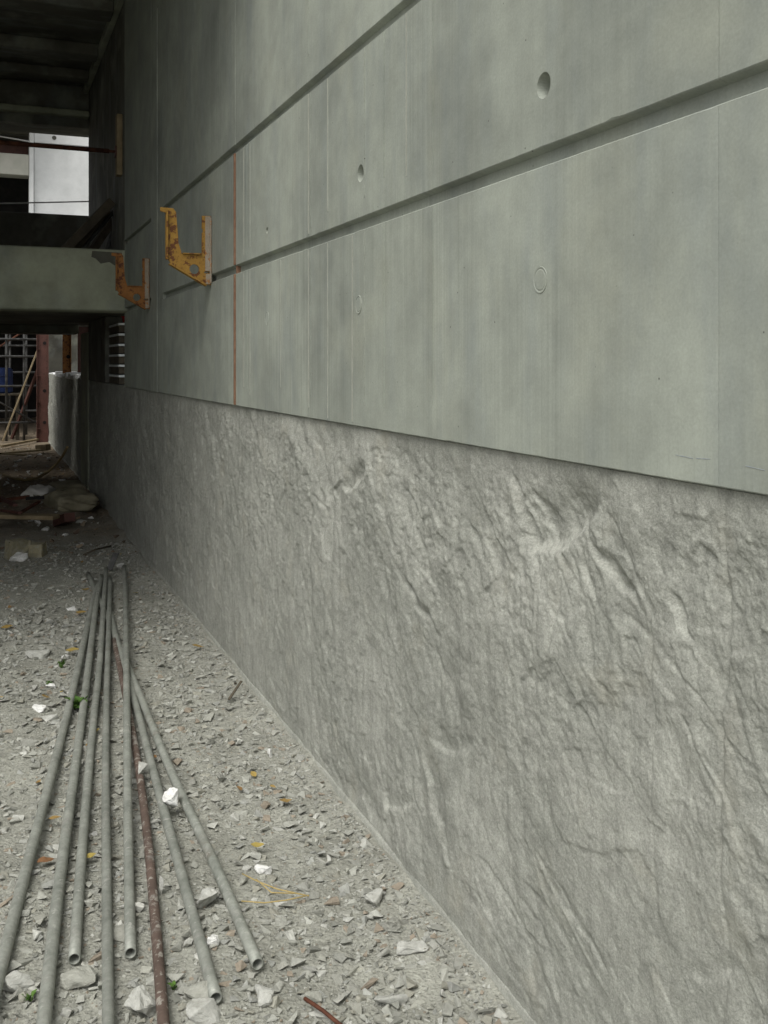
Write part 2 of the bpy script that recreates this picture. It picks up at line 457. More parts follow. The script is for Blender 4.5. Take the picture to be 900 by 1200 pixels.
def panel(y0, y1, z0, z1, off, lip0=True, lip1=True, name='panel'):
    y0 += .0004; y1 -= .0004
    n = max(3, int((y1 - y0) / .02)) + 1
    ys = np.linspace(y0, y1, n)
    k0 = .006 if lip0 else 0; k1 = .006 if lip1 else 0
    c0 = np.maximum(0, fbm(ys * 7 + z0 * 31, ys * 0 + z0 * 7, 4) - .55) * .010 + .0007 * fbm(ys * 17, ys * 0 + z0, 2)
    c1 = np.maximum(0, fbm(ys * 7 + z1 * 53, ys * 0 + z1 * 7, 4) - .55) * .010 + .0007 * fbm(ys * 17, ys * 0 + z1, 2)
    prof = []
    one = np.ones(n)
    prof.append((off + .0025 * one, z0 + 0 * one + c0 * .4))
    prof.append((off * one, z0 + .0025 + c0))
    prof.append((off * one, z1 - .0025 - c1))
    prof.append((off + .0025 * one, z1 - c1 * .4))
    prof.append((.026 * one, (z1 + k1) * one))
    prof.append((.0515 * one, (z1 + k1) * one))
    prof.append((.0515 * one, (z0 - k0) * one))
    prof.append((.026 * one, (z0 - k0) * one))
    m = len(prof)
    V = np.zeros((n, m, 3))
    for j, (px, pz) in enumerate(prof):
        V[:, j, 0] = px; V[:, j, 1] = ys; V[:, j, 2] = pz
    F = []
    for i in range(n - 1):
        for j in range(m):
            j2 = (j + 1) % m
            F.append((i * m + j, i * m + j2, (i + 1) * m + j2, (i + 1) * m + j))
    F.append(tuple(range(m))[::-1]); F.append(tuple((n - 1) * m + j for j in range(m)))
    me = bpy.data.meshes.new(name); me.from_pydata(V.reshape(-1, 3).tolist(), [], F); me.update()
    bm = bmesh.new(); bm.from_mesh(me); bmesh.ops.recalc_face_normals(bm, faces=bm.faces); bm.to_mesh(me); bm.free()
    o = link(name, me, 'smooth', wall)
    for (p, s) in holes:
        if y0 < p.y < y1 and z0 < p.z < z1:
            bm = bmesh.new()
            bmesh.ops.create_cone(bm, segments=28, radius1=.030 * s, radius2=.017 * s, depth=.046, cap_ends=True)
            bmesh.ops.transform(bm, matrix=Matrix.Translation((.019, p.y, p.z)) @ Matrix.Rotation(math.radians(90), 4, 'Y'), verts=bm.verts)
            cut = bpy.data.objects.new('cutter', bm_mesh(bm)); col.objects.link(cut)
            md = o.modifiers.new('b', 'BOOLEAN'); md.operation = 'DIFFERENCE'; md.object = cut; md.solver = 'EXACT'
            dg = bpy.context.evaluated_depsgraph_get(); dg.update()
            nm = bpy.data.meshes.new_from_object(o.evaluated_get(dg))
            o.modifiers.clear(); o.data = nm
            bpy.data.objects.remove(cut)
    return o
offs = [0, .0002, .0002, .0009, .0, -.0030, -.0026]
for i in range(len(SEAMS) - 1):
    a, b_ = SEAMS[i], SEAMS[i + 1]
    panel(a, b_, ZB, G1[0], offs[i], False, True)
    panel(a, b_, G1[1], G2[0], offs[i] + (.0006 if i % 2 else 0))
    panel(a, b_, G2[1], 4.35, offs[i], True, False)
    panel(a, b_, 4.352, WTOP, offs[i], False, False)
# plain strip where two pours meet, then the last bay up to the cross beam
panel(6.872, 7.10, ZB, 4.0, .004, False, False, 'joint_band')
panel(7.102, 7.37, ZB, 4.0, .000, False, False, 'joint_band')
panel(6.872, 7.37, 4.002, WTOP, .002, False, False, 'joint_band')
panel(7.372, WEND, ZB, G1[0], 0, False, True)
panel(7.372, WEND, G1[1], G2[0], 0)
panel(7.372, WEND, G2[1], WTOP, 0, True, False)
# rust coloured filler strip in the joint
box('joint_filler', (-.009, 4.742, ZB + .004), (.03, 4.758, G1[0] - .002), 'rustline', wall, .002)
box('joint_filler', (.004, 4.742, G1[0] - .002), (.03, 4.758, G1[1] + .002), 'rustline', wall, .001)
box('joint_filler', (-.009, 4.742, G1[1] + .002), (.03, 4.758, G2[0] - .002), 'rustline', wall, .002)
# fine fins of grout left by the form joints
for px, wd, rows, m_ in ((361.5, .011, 'ab', 'grout'), (361.5, .006, 'c', 'smooth'), (363.8, .006, 'ab', 'smooth'), (384, .007, 'ab', 'grout'), (413, .007, 'a', 'grout'), (427, .004, 'ab', 'smooth'), (507.5, .004, 'abc', 'smooth'),
                         (285.5, .020, 'ab', 'grout'), (293, .012, 'ab', 'grout'), (289.5, .006, 'ab', 'smooth'), (329, .006, 'a', 'grout'), (476, .003, 'bc', 'grout'), (450, .003, 'ab', 'smooth')):
    yy = WL(px, 300).y
    for q in rows:
        za, zb_ = {'a': (ZB + .006, G1[0] - .006), 'b': (G1[1] + .006, G2[0] - .006), 'c': (G2[1] + .006, 4.3)}[q]
        if abs(yy - 4.75) < .02: continue
        z_ = za + random.uniform(0, .1)
        while z_ < zb_ - .03:
            L_ = random.uniform(.08, .45); e_ = min(zb_, z_ + L_); w_ = wd * random.uniform(.6, 1.0); j_ = random.uniform(-.15, .15) * wd
            box('form_fin', (-.0018, yy - w_ / 2 + j_, z_), (.01, yy + w_ / 2 + j_, e_), m_, wall, 0)
            z_ = e_ + .0004
# faint blue chalk marks
for (pa, pb) in (((792, 533), (812, 537)), ((816, 537), (832, 538)), ((874, 546), (896, 551))):
    A = WL(*pa); B = WL(*pb)
    bar('chalk_mark', (.0002, A.y, A.z), (.0002, B.y, B.z), .0012, .0010, 'chalk', wall, 0)
# filled tie holes: a shallow ring with a mortar plug
for p in plugs:
    bm = bmesh.new()
    prof = [(.0, .0), (.0215, -.0001), (.0245, .0009), (.0270, -.0004), (.0295, -.0006), (.0310, .003)]
    V = []; sg = 28
    rings = []
    for (r, x) in prof:
        if r == 0: rings.append([bm.verts.new((x - .0004, p.y, p.z))])
        else: rings.append([bm.verts.new((x - .0004, p.y + r * math.cos(2 * math.pi * k / sg), p.z + r * math.sin(2 * math.pi * k / sg))) for k in range(sg)])
    for q in range(len(rings) - 1):
        for k in range(sg):
            k2 = (k + 1) % sg
            if len(rings[q]) == 1: bm.faces.new((rings[0][0], rings[1][k], rings[1][k2]))
            else: bm.faces.new((rings[q][k], rings[q][k2], rings[q + 1][k2], rings[q + 1][k]))
    host = [o for o in wall.children if o.name.startswith('panel') and min(v.co.y for v in o.data.vertices) < p.y < max(v.co.y for v in o.data.vertices) and min(v.co.z for v in o.data.vertices) < p.z < max(v.co.z for v in o.data.vertices)]
    link('tie_plug', bm_mesh(bm), 'smooth', host[0] if host else wall)

# rough cast base -----------------------------------------------------------
def rough_h(Y, Z):
    th = math.radians(56); c, s = math.cos(th), math.sin(th)
    wx = fbm(Y * 1.5 + 5, Z * 1.5, 2, .3); wz = fbm(Y * 1.5 - 8, Z * 1.5 + 4, 2, .3)
    Yw = Y + .14 * wx; Zw = Z + .12 * wz
    a = Yw * c + Zw * s; b = -Yw * s + Zw * c
    h = .0150 * fbm(a * 1.9, b * 3.0, 3, .45)
    m1 = sstep(-.05, .5, fbm(Y * 1.4 + 31, Z * 1.9, 2))
    m2 = sstep(-.1, .4, fbm(Y * 2.1 - 13, Z * 2.4, 2))
    def saw(p, e=.80):
        f = p - np.floor(p)
        return np.where(f < e, f / e, (1 - f) / (1 - e)) - .5
    p1 = b * 5.5 + 1.1 * fbm(a * 2.4, b * 3.0, 3)
    h += .0078 * m1 * saw(p1) * sstep(-.3, .35, perlin(a * 3.5, b * 6))
    p2 = -(b * 11) + 1.2 * fbm(a * 5 + 9, b * 6, 3)
    h += .0036 * m2 * saw(p2, .7) * sstep(-.2, .4, perlin(a * 6 + 4, b * 9))
    f1, e1 = facets(a * 7 + .35 * wz, b * 10); f2, e2 = facets(Y * 17 + .5 * wx + 40, Z * 15 + .5 * wz); f3, e3 = facets(Y * 46 + 11, Z * 40)
    fine = .55 + .45 * sstep(-.25, .35, fbm(Y * 2.3 + 91, Z * 2.3, 2))
    f4, e4 = facets(a * 12 + 60, b * 15 + .4 * wx)
    h += .0080 * f1 * (.35 + .65 * m2) + .0050 * f4 * fine + .0050 * f2 * fine * (.5 + .5 * m1) + .0024 * f3 * fine
    cr = np.abs(perlin(a * 4 + 70, b * 9))
    h -= .004 * np.exp(-(cr / .06) ** 2) * sstep(.1, .6, fbm(Y * 2.6 + 3, Z * 2.6 + 50, 2))
    # upright runs left by the form sheets
    v = np.abs(perlin(Y * 7 + .4 * wz, Z * .8 + 21))
    h -= .0035 * np.exp(-(v / .035) ** 2) * sstep(.1, .5, fbm(Y * 1.2 + 77, Z * .7, 2))
    h += .0042 * fbm(Y * 15, Z * 11, 2, .5) + .0022 * fine * fbm(Y * 62, Z * 55, 3, .65)
    for ys, dp in ((1.33, .006), (2.47, .003), (3.36, .008), (3.61, .010), (4.68, .009), (4.75, .008)):
        h -= dp * np.exp(-((Y - ys - .012 * fbm(Z * 5, Z * 0 + ys, 2)) / .004) ** 2)
    # gouges and spalls seen on the face
    def gouge(p, q, wd, dp, skew=0.0):
        nonlocal h
        P = WL(*p); Q = WL(*q)
        dy, dz = Q.y - P.y, Q.z - P.z; L = math.hypot(dy, dz); dy /= L; dz /= L
        al = (Y - P.y) * dy + (Z - P.z) * dz; cr_ = -(Y - P.y) * dz + (Z - P.z) * dy
        cr_ = cr_ + .012 * fbm(Y * 14, Z * 14, 3)
        along = sstep(-.03, .03, al) * sstep(L + .03, L - .03, al)
        wdl = wd * (.55 + .5 * np.sin(np.clip(al / L, 0, 1) * math.pi))
        k = cr_ / wdl
        prof = sstep(-1.3, -.55, k) * sstep(1.6, -.5, k) if skew >= 0 else sstep(1.3, .55, k) * sstep(-1.6, .5, k)
        h = h - 1.35 * dp * along * prof
    gouge((608, 630), (688, 582), .055, .020, -1)
    gouge((396, 569), (424, 547), .035, .012, -1)
    gouge((690, 640), (738, 704), .016, .010, -1)
    gouge((595, 560), (617, 640), .016, .010, 1)
    gouge((617, 570), (640, 640), .014, .009, -1)
    gouge((442, 655), (446, 700), .022, .010, 1)
    gouge((470, 680), (500, 730), .020, .010, -1)
    gouge((505, 868), (545, 872), .030, .008, -1)
    gouge((445, 938), (480, 935), .030, .007, -1)
    gouge((610, 1042), (628, 1062), .020, .008, 1)
    gouge((625, 1010), (700, 1130), .014, .008, -1)
    gouge((560, 1010), (600, 1075), .008, .005, 1)
    gouge((670, 640), (690, 700), .014, .008, -1)
    gouge((780, 700), (800, 745), .014, .008, 1)
    gouge((850, 1135), (800, 1140), .020, .010, 1)
    gouge((545, 620), (560, 650), .016, .009, 1)
    # the top runs out flat below the smooth panels, the foot above the base strip
    calm = (1 + 1.0 * sstep(9, 14, Y)) * (.44 + .38 * sstep(-.45, .35, fbm(Y * 1.1 + 63, Z * 1.3 + 8, 2)) + .10 * sstep(.3, 1.0, Z))
    h = h * calm
    edge = sstep(0, .10, ZB - Z) * .75 + .25
    edge2 = sstep(0, .05, Z - .02) * .6 + .4
    return h * edge * edge2
ylist = [-.6]
while ylist[-1] < 19.8:
    y = ylist[-1]
    ylist.append(y + min(.019, .0036 * max(1.0 if y > .7 else 3.0, y / 1.5)))
ylist[-1] = 19.8
ry = np.array(ylist); rz = np.linspace(.0, ZB + .0, 330)
RY, RZ = np.meshgrid(ry, rz, indexing='ij')
RH = rough_h(RY, RZ)
RX = .013 - RH
RX = np.clip(RX, -.012, .046)
# last bit of the base is clean at the top where it tucks under the panels
V = np.stack([RX, RY, RZ], -1)
nu, nv = len(ry), len(rz)
top = V[:, -1, :].copy(); top[:, 0] = .075
top[:, 2] = top[:, 2]
crest = .010 * fbm(ry * 6, ry * 0 + 3, 3) * sstep(WEND, WEND + .3, ry)
V[:, -1, 2] += crest - .003; top[:, 2] += crest - .003
V = np.concatenate([V, top[:, None, :]], 1)
rb = link('rough_base', np_mesh('rough_base', V.reshape(-1, 3), grid_faces(nu, nv + 1)), 'rough', wall, smooth=True)
rb['label'] = 'rough rock-textured cast base of the wall'
# broken mortar on the low far wall, whitened to show its sky-lit top edge
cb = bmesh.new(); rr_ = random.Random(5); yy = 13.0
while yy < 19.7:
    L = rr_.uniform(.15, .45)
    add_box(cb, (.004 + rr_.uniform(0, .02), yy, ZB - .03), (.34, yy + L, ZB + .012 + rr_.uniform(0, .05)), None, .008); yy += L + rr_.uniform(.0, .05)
link('skylit_mortar_crust', bm_mesh(cb), 'white', wall)
# smooth strip along the foot
n = 500; ys = np.linspace(-.6, 19.8, n)
wob = .006 * fbm(ys * 3, ys * 0 + 9, 4)
prof = [(.008, -.05), (.008, .018), (.012, .023), (.03, .025)]
V = np.zeros((n, 4, 3))
for j, (px, pz) in enumerate(prof):
    V[:, j, 0] = px + wob * .4; V[:, j, 1] = ys; V[:, j, 2] = pz + (wob if j else 0)
link('base_strip', np_mesh('base_strip', V.reshape(-1, 3), grid_faces(n, 4)), 'rough', wall)

# ================================================================== BUILDING FRAME OVER THE WALL'S FAR END
frame = thing('concrete_frame', 'dark concrete building frame crossing from the wall at the far left', 'building')
BY = 8.83
LX = -5.2
CZ = 4.70
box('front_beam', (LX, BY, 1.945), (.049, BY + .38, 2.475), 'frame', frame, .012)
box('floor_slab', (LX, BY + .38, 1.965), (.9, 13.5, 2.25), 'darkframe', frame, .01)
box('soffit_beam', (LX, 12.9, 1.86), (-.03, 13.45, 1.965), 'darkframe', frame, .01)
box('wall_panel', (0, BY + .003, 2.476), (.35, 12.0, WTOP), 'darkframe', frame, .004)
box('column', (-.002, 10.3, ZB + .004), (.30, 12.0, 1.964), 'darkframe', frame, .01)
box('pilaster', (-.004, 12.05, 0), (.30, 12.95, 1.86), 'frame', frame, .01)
CF = 3.9
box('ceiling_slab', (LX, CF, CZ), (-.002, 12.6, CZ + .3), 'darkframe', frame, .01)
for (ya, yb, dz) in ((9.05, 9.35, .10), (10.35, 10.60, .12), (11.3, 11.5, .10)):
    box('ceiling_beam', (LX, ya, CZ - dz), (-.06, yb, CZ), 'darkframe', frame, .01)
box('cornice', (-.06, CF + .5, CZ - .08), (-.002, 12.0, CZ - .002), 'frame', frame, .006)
zl = PY(50, 157, 12.5).z
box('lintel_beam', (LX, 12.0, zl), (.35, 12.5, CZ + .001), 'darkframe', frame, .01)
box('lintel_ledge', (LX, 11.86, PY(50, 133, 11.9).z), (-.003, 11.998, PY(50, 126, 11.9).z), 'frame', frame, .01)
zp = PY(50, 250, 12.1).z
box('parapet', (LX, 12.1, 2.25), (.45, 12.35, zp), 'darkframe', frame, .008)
box('added_shade_side', (LX - .3, CF, 0), (LX, 13.5, CZ + .3), 'darkframe', frame, .01)  # unseen wall added to keep side light out of the recess
box('added_shade_wall', (LX - .3, 13.51, 0), (LX, 21.0, 2.995), 'darkframe', frame, .01)  # unseen wall added to cut the light on the low far wall
box('column', (-4.2, 9.0, 0), (-3.75, 9.2, 1.944), 'frame', frame, .01)
box('column', (-4.2, 12.95, 0), (-3.75, 13.4, 1.859), 'frame', frame, .01)
box('column', (-4.2, 12.05, zp), (-3.75, 12.4, zl), 'frame', frame, .01)
# dark patch at the beam's end
bm = bmesh.new(); vs = []
for (x_, y_) in ((108, 294), (143, 296), (144, 309), (134, 311), (128, 307), (118, 309), (112, 303), (107, 301)):
    q = PY(x_, y_, BY); vs.append(bm.verts.new((min(q.x, -.004), BY - .002, min(q.z, 2.462))))
f = bm.faces.new(vs); e = bmesh.ops.extrude_face_region(bm, geom=[f])
bmesh.ops.translate(bm, vec=(0, .01, 0), verts=[v for v in e['geom'] if isinstance(v, bmesh.types.BMVert)])
link('dark_patch', bm_mesh(bm), 'darkframe', frame)

# timber pad and horizontal shore above the beam
p0 = WL(138.5, 143); p1 = WL(147.5, 200)
pad = box('timber_pad', (-.05, 8.95, p1.z), (-.002, 9.06, p0.z), 'timber', None, .004)
tag(pad, 'upright timber pad against the dark wall, end of the horizontal prop', 'plank')
zc = PY(120, 176.5, 9.0).z
prop = thing('horizontal_prop', 'long dark rusty steel prop running level above the cross beam', 'prop')
pt_ = tube('prop_tube', [(LX + .05, 9.0, zc + .02), (-.11, 9.0, zc)], .020, 'rust', prop, 12)
tube('screw_thread', [(-.11, 9.0, zc), (-.062, 9.0, zc)], .012, 'rust', pt_, 10)
box('end_plate', (-.062, 8.955, zc - .045), (-.051, 9.045, zc + .045), 'redpaint', pt_, .002)
# cables
def cable(a, b, sag, r, label, nm='cable'):
    pts = []
    for k in range(17):
        f = k / 16; p = Vector(a).lerp(Vector(b), f); p.z -= sag * 4 * f * (1 - f); pts.append(p)
    return tag(tube(nm, pts, r, 'cable', None, 6), label, 'cable')
a = PY(0, 242, 11.3); b_ = PY(104, 236.5, 11.95)
cable(Vector((LX + .05, 11.3, a.z - .25)), Vector((-.003, 11.95, WL(104, 236.5).z)), .02, .008, 'thin pale cable strung low across the bright upper opening')
q_ = PY(34, 165, 24.8)
cable((-8.9, 24.8, q_.z + 1.1), (q_.x, 24.87, q_.z), .05, .018, 'thin pale cable high at the far building, left of the white panel')

# boards and tubes leaning on the floor behind the beam
lean = [((78, 291), (131, 236), .05, 'darktimber', 'long dark board, lowest and flattest of the leaning bundle above the beam'),
        ((88, 291), (126, 246), .04, 'darktimber', 'short dark board in the middle of the leaning bundle above the beam'),
        ((97, 291), (137, 243), .035, 'steel', 'grey tube leaning in the bundle above the beam'),
        ((110, 291), (136, 252), .045, 'darktimber', 'dark board with pale edge leaning near the wall above the beam'),
        ((126, 291), (141, 243), .035, 'steel', 'steepest grey tube leaning in the corner above the beam')]
for i, (pa, pb, r, m, lab) in enumerate(lean):
    Y0 = 9.35 + .12 * i
    A = PY(pa[0], pa[1], Y0); A.z = 2.26
    A.x = PY(pa[0], pa[1], Y0).x
    B = PY(pb[0], pb[1], Y0 + .12)
    # lengthen down to the floor behind the beam
    d = (B - PY(pa[0], pa[1], Y0)).normalized(); A = B - d * ((B.z - 2.27) / max(.2, d.z))
    if m == 'steel': o = tube('leaning_tube', [A, B], r * .55, m, None, 10, inner=r * .45)
    else: o = bar('leaning_board', A, B, r, r * 1.6, m, None, .003)
    tag(o, lab, 'tube' if m == 'steel' else 'board', 'boards and tubes leaning above the beam')

# ================================================================== BRACKETS
def bracket(Y, label, m, zoff=0.0):
    t = thing('wall_bracket', label, 'bracket', 'U-shaped steel brackets on the wall', (0, Y, 0))
    T = .014
    # outline in (x, z): foot on the wall, upright outer arm with a lip, U-shaped notch between
    out = [(0, 1.915), (0, 2.285), (-.052, 2.285), (-.052, 2.075), (-.158, 2.075), (-.176, 2.13), (-.190, 2.298), (-.205, 2.315),
           (-.272, 2.318), (-.272, 2.298), (-.240, 2.290), (-.232, 2.20), (-.232, 2.045), (-.215, 2.022), (-.035, 1.918)]
    bm = bmesh.new()
    vs = [bm.verts.new((x, -T / 2, z + zoff)) for x, z in out]
    f = bm.faces.new(vs)
    r = bmesh.ops.extrude_face_region(bm, geom=[f])
    bmesh.ops.translate(bm, vec=(0, T, 0), verts=[v for v in r['geom'] if isinstance(v, bmesh.types.BMVert)])
    me = bm_mesh(bm); o = link('bracket_plate', me, m, t)
    cb = bmesh.new()
    bmesh.ops.create_cone(cb, segments=24, radius1=.026, radius2=.026, depth=.1, cap_ends=True)
    bmesh.ops.transform(cb, matrix=Matrix.Translation((-.093, 0, 1.998 + zoff)) @ Matrix.Rotation(math.radians(90), 4, 'X'), verts=cb.verts)
    add_box(cb, (-.040, -.05, 1.978 + zoff), (-.012, .05, 1.987 + zoff))
    add_box(cb, (-.056, -.05, 2.195 + zoff), (-.047, .05, 2.215 + zoff))
    cut = bpy.data.objects.new('cutter', bm_mesh(cb)); col.objects.link(cut); cut.location = (0, Y, 0)
    md = o.modifiers.new('b', 'BOOLEAN'); md.object = cut; md.operation = 'DIFFERENCE'; md.solver = 'EXACT'
    dg = bpy.context.evaluated_depsgraph_get(); dg.update()
    nm = bpy.data.meshes.new_from_object(o.evaluated_get(dg)); o.modifiers.clear(); o.data = nm
    bpy.data.objects.remove(cut)
    # flange plate lying on the wall and rolled edges
    fl_ = box('wall_flange', (-.012, -.03, 1.925 + zoff), (-.0045, .03, 2.27 + zoff), 'palepaint', t, .002)
    box('edge_strip', (-.035, -.0105, 1.99 + zoff), (-.006, -.0072, 2.282 + zoff), 'palepaint', t, .0005)
    box('edge_strip', (-.032, -.0105, 1.92 + zoff), (-.006, -.0072, 1.974 + zoff), 'palepaint', t, .0005)
    lip = bar('lower_flange', (-.225, 0, 2.022 + zoff), (-.03, 0, 1.912 + zoff), .045, .008, m, t, .002)
    box('arm_flange', (-.242, -.022, 2.045 + zoff), (-.2325, .022, 2.295 + zoff), m, t, .002)
    box('notch_flange', (-.156, -.02, 2.076 + zoff), (-.056, .02, 2.082 + zoff), m, t, .001)
    bm = bmesh.new(); bmesh.ops.create_cone(bm, segments=6, radius1=.012, radius2=.012, depth=.03, cap_ends=True)
    bmesh.ops.transform(bm, matrix=Matrix.Translation((-.02, .016, 2.12 + zoff)) @ Matrix.Rotation(math.radians(90), 4, 'Y'), verts=bm.verts)
    link('bolt', bm_mesh(bm), 'rust', fl_)
    return t
bracket(5.30, 'nearer bright yellow U-shaped steel bracket bolted to the smooth wall', 'yellow')
bracket(7.44, 'farther dull orange U-shaped bracket, in front of the cross beam', 'orange', -.02)

# ================================================================== OPENING WITH STACKED BOARDS BESIDE THE COLUMN
st = thing('board_stack', 'stack of dark boards with white edges in the wall opening under the beam', 'boards', None, (0, 9.5, ZB))
for k in range(6):
    zz = .002 + k * .097
    bd_ = box('board', (.035, .02, zz + .004), (.34, .75, zz + .072), 'darktimber', st, .004)
    box('white_edge', (.030, -.004, zz + .070), (.34, .75, zz + .090), 'lip', bd_, .002)
rp = box('red_canister', (.05, 9.28, ZB + .002), (.16, 9.42, ZB + .07), 'red', None, .012)
bpy.data.objects.remove(rp)
can = thing('red_bucket', 'small red bucket on top of the white-edged board stack', 'bucket', None, (.13, 9.62, ZB + .585))
bm = bmesh.new(); bmesh.ops.create_cone(bm, segments=16, radius1=.045, radius2=.055, depth=.055, cap_ends=True); bmesh.ops.translate(bm, vec=(0, 0, .029), verts=bm.verts)
link('bucket_body', bm_mesh(bm), 'red', can)
tube('rim', [(.056 * math.cos(a), .056 * math.sin(a), .056) for a in np.linspace(0, 2 * math.pi, 17)], .004, 'red', can, 6)

# ================================================================== FAR YARD: FORMWORK POSTS, SCAFFOLD, BOARDS
def post(name, x0, x1, Y, z1, m, label, holes_z, z0=0.0):
    t = thing(name, label, 'formwork post', None, (0, Y, 0))
    wd = x1 - x0
    web_ = box('web', (x0, 0, z0), (x1, .012, z1), m, t, .002)
    box('flange', (x0 - .004, -.05, z0), (x0 + .008, -.001, z1), m, t, .002)
    box('flange', (x1 - .008, -.05, z0), (x1 + .004, -.001, z1), m, t, .002)
    for hz in holes_z:
        bm = bmesh.new(); bmesh.ops.create_cone(bm, segments=12, radius1=.032, radius2=.032, depth=.006, cap_ends=True)
        bmesh.ops.transform(bm, matrix=Matrix.Translation((x1 - wd * .32, -.004, hz)) @ Matrix.Rotation(math.radians(90), 4, 'X'), verts=bm.verts)
        link('bolt_hole', bm_mesh(bm), 'hole', web_)
    for zz in np.arange(z0 + .25, z1, .5):
        box('rib', (x0 + .009, -.045, zz), (x0 + wd * .30, -.001, zz + .008), m, t, .001)
    return t
Y = 19.88
xa, xb = PY(43, 450, Y).x, PY(56.5, 450, Y).x
post('formwork_post', xa, xb, Y, 3.1, 'redpaint', 'tall rust-red steel formwork post at the end of the wall', [PY(50, yy, Y).z for yy in (402, 458, 495)])
Y = 17.0
xa, xb = PY(73.5, 420, Y).x, PY(96, 420, Y).x
t = post('formwork_post', xa, xa + (xb - xa) * .42, Y, 2.6, 'orange', 'orange steel formwork post showing over the broken wall top', [PY(78, yy, Y).z for yy in (391, 418)], 0.0)
Y = 18.6
Y = 20.3
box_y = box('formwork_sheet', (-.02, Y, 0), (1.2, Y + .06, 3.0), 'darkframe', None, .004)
tag(box_y, 'flat grey formwork sheet standing behind the wall top', 'formwork')
brk = post('formwork_post', xb - .06, xb + .12, 17.05, 2.6, 'redpaint', 'dark red formwork post just right of the orange one', [PY(92, yy, 17).z for yy in (400, 412)])

# scaffold frames beyond
def scaffold(Y, x0, x1, zs, label, uprights, diag=True):
    t = thing('scaffold_frame', label, 'scaffold', 'scaffold frames in the far yard', (0, Y, 0))
    for x in uprights: tube('upright', [(x, 0, 0), (x, 0, 3.4)], .024, 'steel', t, 8)
    for z in zs: tube('ledger', [(x0, -.05, z), (x1, -.05, z)], .022, 'steel', t, 8)
    if diag:
        tube('brace', [(x0, .05, .2), (x1, .05, 2.3)], .018, 'rust', t, 8)
        tube('brace', [(x1, -.09, .3), (x0, -.09, 2.2)], .018, 'steel', t, 8)
    return t
scaffold(20.4, -3.2, -.12, (.35, 1.05, 1.62, 1.95), 'nearer grey scaffold frame left of the rust-red post', (-3.1, -2.1, -1.05, -.72, -.40, -.15))
scaffold(22.0, -3.5, .3, (.5, 1.3, 1.85, 2.15), 'farther grey scaffold frame deep in the dark storey', (-3.4, -2.2, -1.2, -.62, -.3, .2), False)
# boards leaning in front of the scaffold
def lb(pa, pb, Ya, Yb, wd, th, m, lab):
    A = G(pa[0], pa[1], 0.02); B = PY(pb[0], pb[1], Yb)
    tag(bar('leaning_plank', A, B, wd, th, m, None, .004), lab, 'plank', 'planks leaning on the scaffold')
lb((3, 517), (45, 408), 19, 20.1, .10, .03, 'timber', 'broad pale plank leaning on the scaffold beside the red post')
lb((14, 514), (50, 418), 19, 20.0, .05, .05, 'redpaint', 'narrow red-brown bar leaning beside the pale plank')
# blue barrel
bb = thing('blue_drum', 'blue plastic drum half hidden behind the scaffold', 'drum', None, (PY(3, 450, 20.9).x, 20.9, .9))
bm = bmesh.new()
for r, z0, z1 in ((.19, 0, .55),):
    bmesh.ops.create_cone(bm, segments=24, radius1=.19, radius2=.19, depth=.5, cap_ends=True); bmesh.ops.translate(bm, vec=(0, 0, .25), verts=bm.verts)
    bmesh.ops.bevel(bm, geom=[e for e in bm.edges if e.is_manifold and abs(e.verts[0].co.z - e.verts[1].co.z) < 1e-5], offset=.03, segments=2, affect='EDGES')
link('drum_body', bm_mesh(bm), 'blue', bb, smooth=False)
for z in (.17, .34): tube('hoop', [(.192 * math.cos(a), .192 * math.sin(a), z) for a in np.linspace(0, 2 * math.pi, 25)], .008, 'blue', bb, 6)
tb = thing('trestle', 'low timber trestle carrying the blue drum', 'trestle', None, (bb.location.x, 20.9, 0))
box('tabletop', (-.6, -.3, .86), (.35, .3, .899), 'darktimber', tb, .004)
for sx in (-.5, .27):
    for sy in (-.24, .24): box('leg', (sx - .03, sy - .03, 0), (sx + .03, sy + .03, .859), 'darktimber', tb, .003)

# far building: dark open storey below, pale walls above
fb = thing('pale_building', 'pale concrete building in daylight seen through the upper opening', 'building')
FY = 25.0
def at(x, y): return PY(x, y, FY)
xl = at(34, 200).x; xr = at(40, 200).x
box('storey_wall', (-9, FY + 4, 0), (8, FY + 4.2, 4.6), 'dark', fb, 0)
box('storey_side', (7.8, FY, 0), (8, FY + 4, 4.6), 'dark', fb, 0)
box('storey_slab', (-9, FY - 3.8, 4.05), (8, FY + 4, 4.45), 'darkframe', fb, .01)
box('added_shade_canopy', (-9, 13.52, 3.0), (8, 17.2, 3.22), 'darkframe', fb, .01)  # unseen canopy added to shade the far wall, leaving a lit gap beyond
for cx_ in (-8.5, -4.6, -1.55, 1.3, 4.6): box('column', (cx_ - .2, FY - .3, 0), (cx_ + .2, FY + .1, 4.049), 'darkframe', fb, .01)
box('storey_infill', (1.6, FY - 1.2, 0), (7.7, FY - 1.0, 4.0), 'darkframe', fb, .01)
box('wall_panel', (xr, FY, 4.452), (7.5, FY + .25, at(60, 169).z - .01), 'white', fb, .01)
wp_ = box('wall_panel', (xr, FY, at(60, 168.2).z + .0), (7.5, FY + .25, 9.0), 'white', fb, .01)
box('corner_pier', (xl, FY - .12, 4.452), (xr - .012, FY + .3, 9.0), 'white', fb, .01)
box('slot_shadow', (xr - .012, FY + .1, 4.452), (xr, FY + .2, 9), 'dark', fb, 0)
bm = bmesh.new(); bmesh.ops.create_cone(bm, segments=16, radius1=.05, radius2=.05, depth=.02, cap_ends=True)
bmesh.ops.transform(bm, matrix=Matrix.Translation((at(63.5, 161.5).x, FY - .003, at(63.5, 161.5).z)) @ Matrix.Rotation(math.radians(90), 4, 'X'), verts=bm.verts)
link('tie_hole', bm_mesh(bm), 'darkframe', wp_)
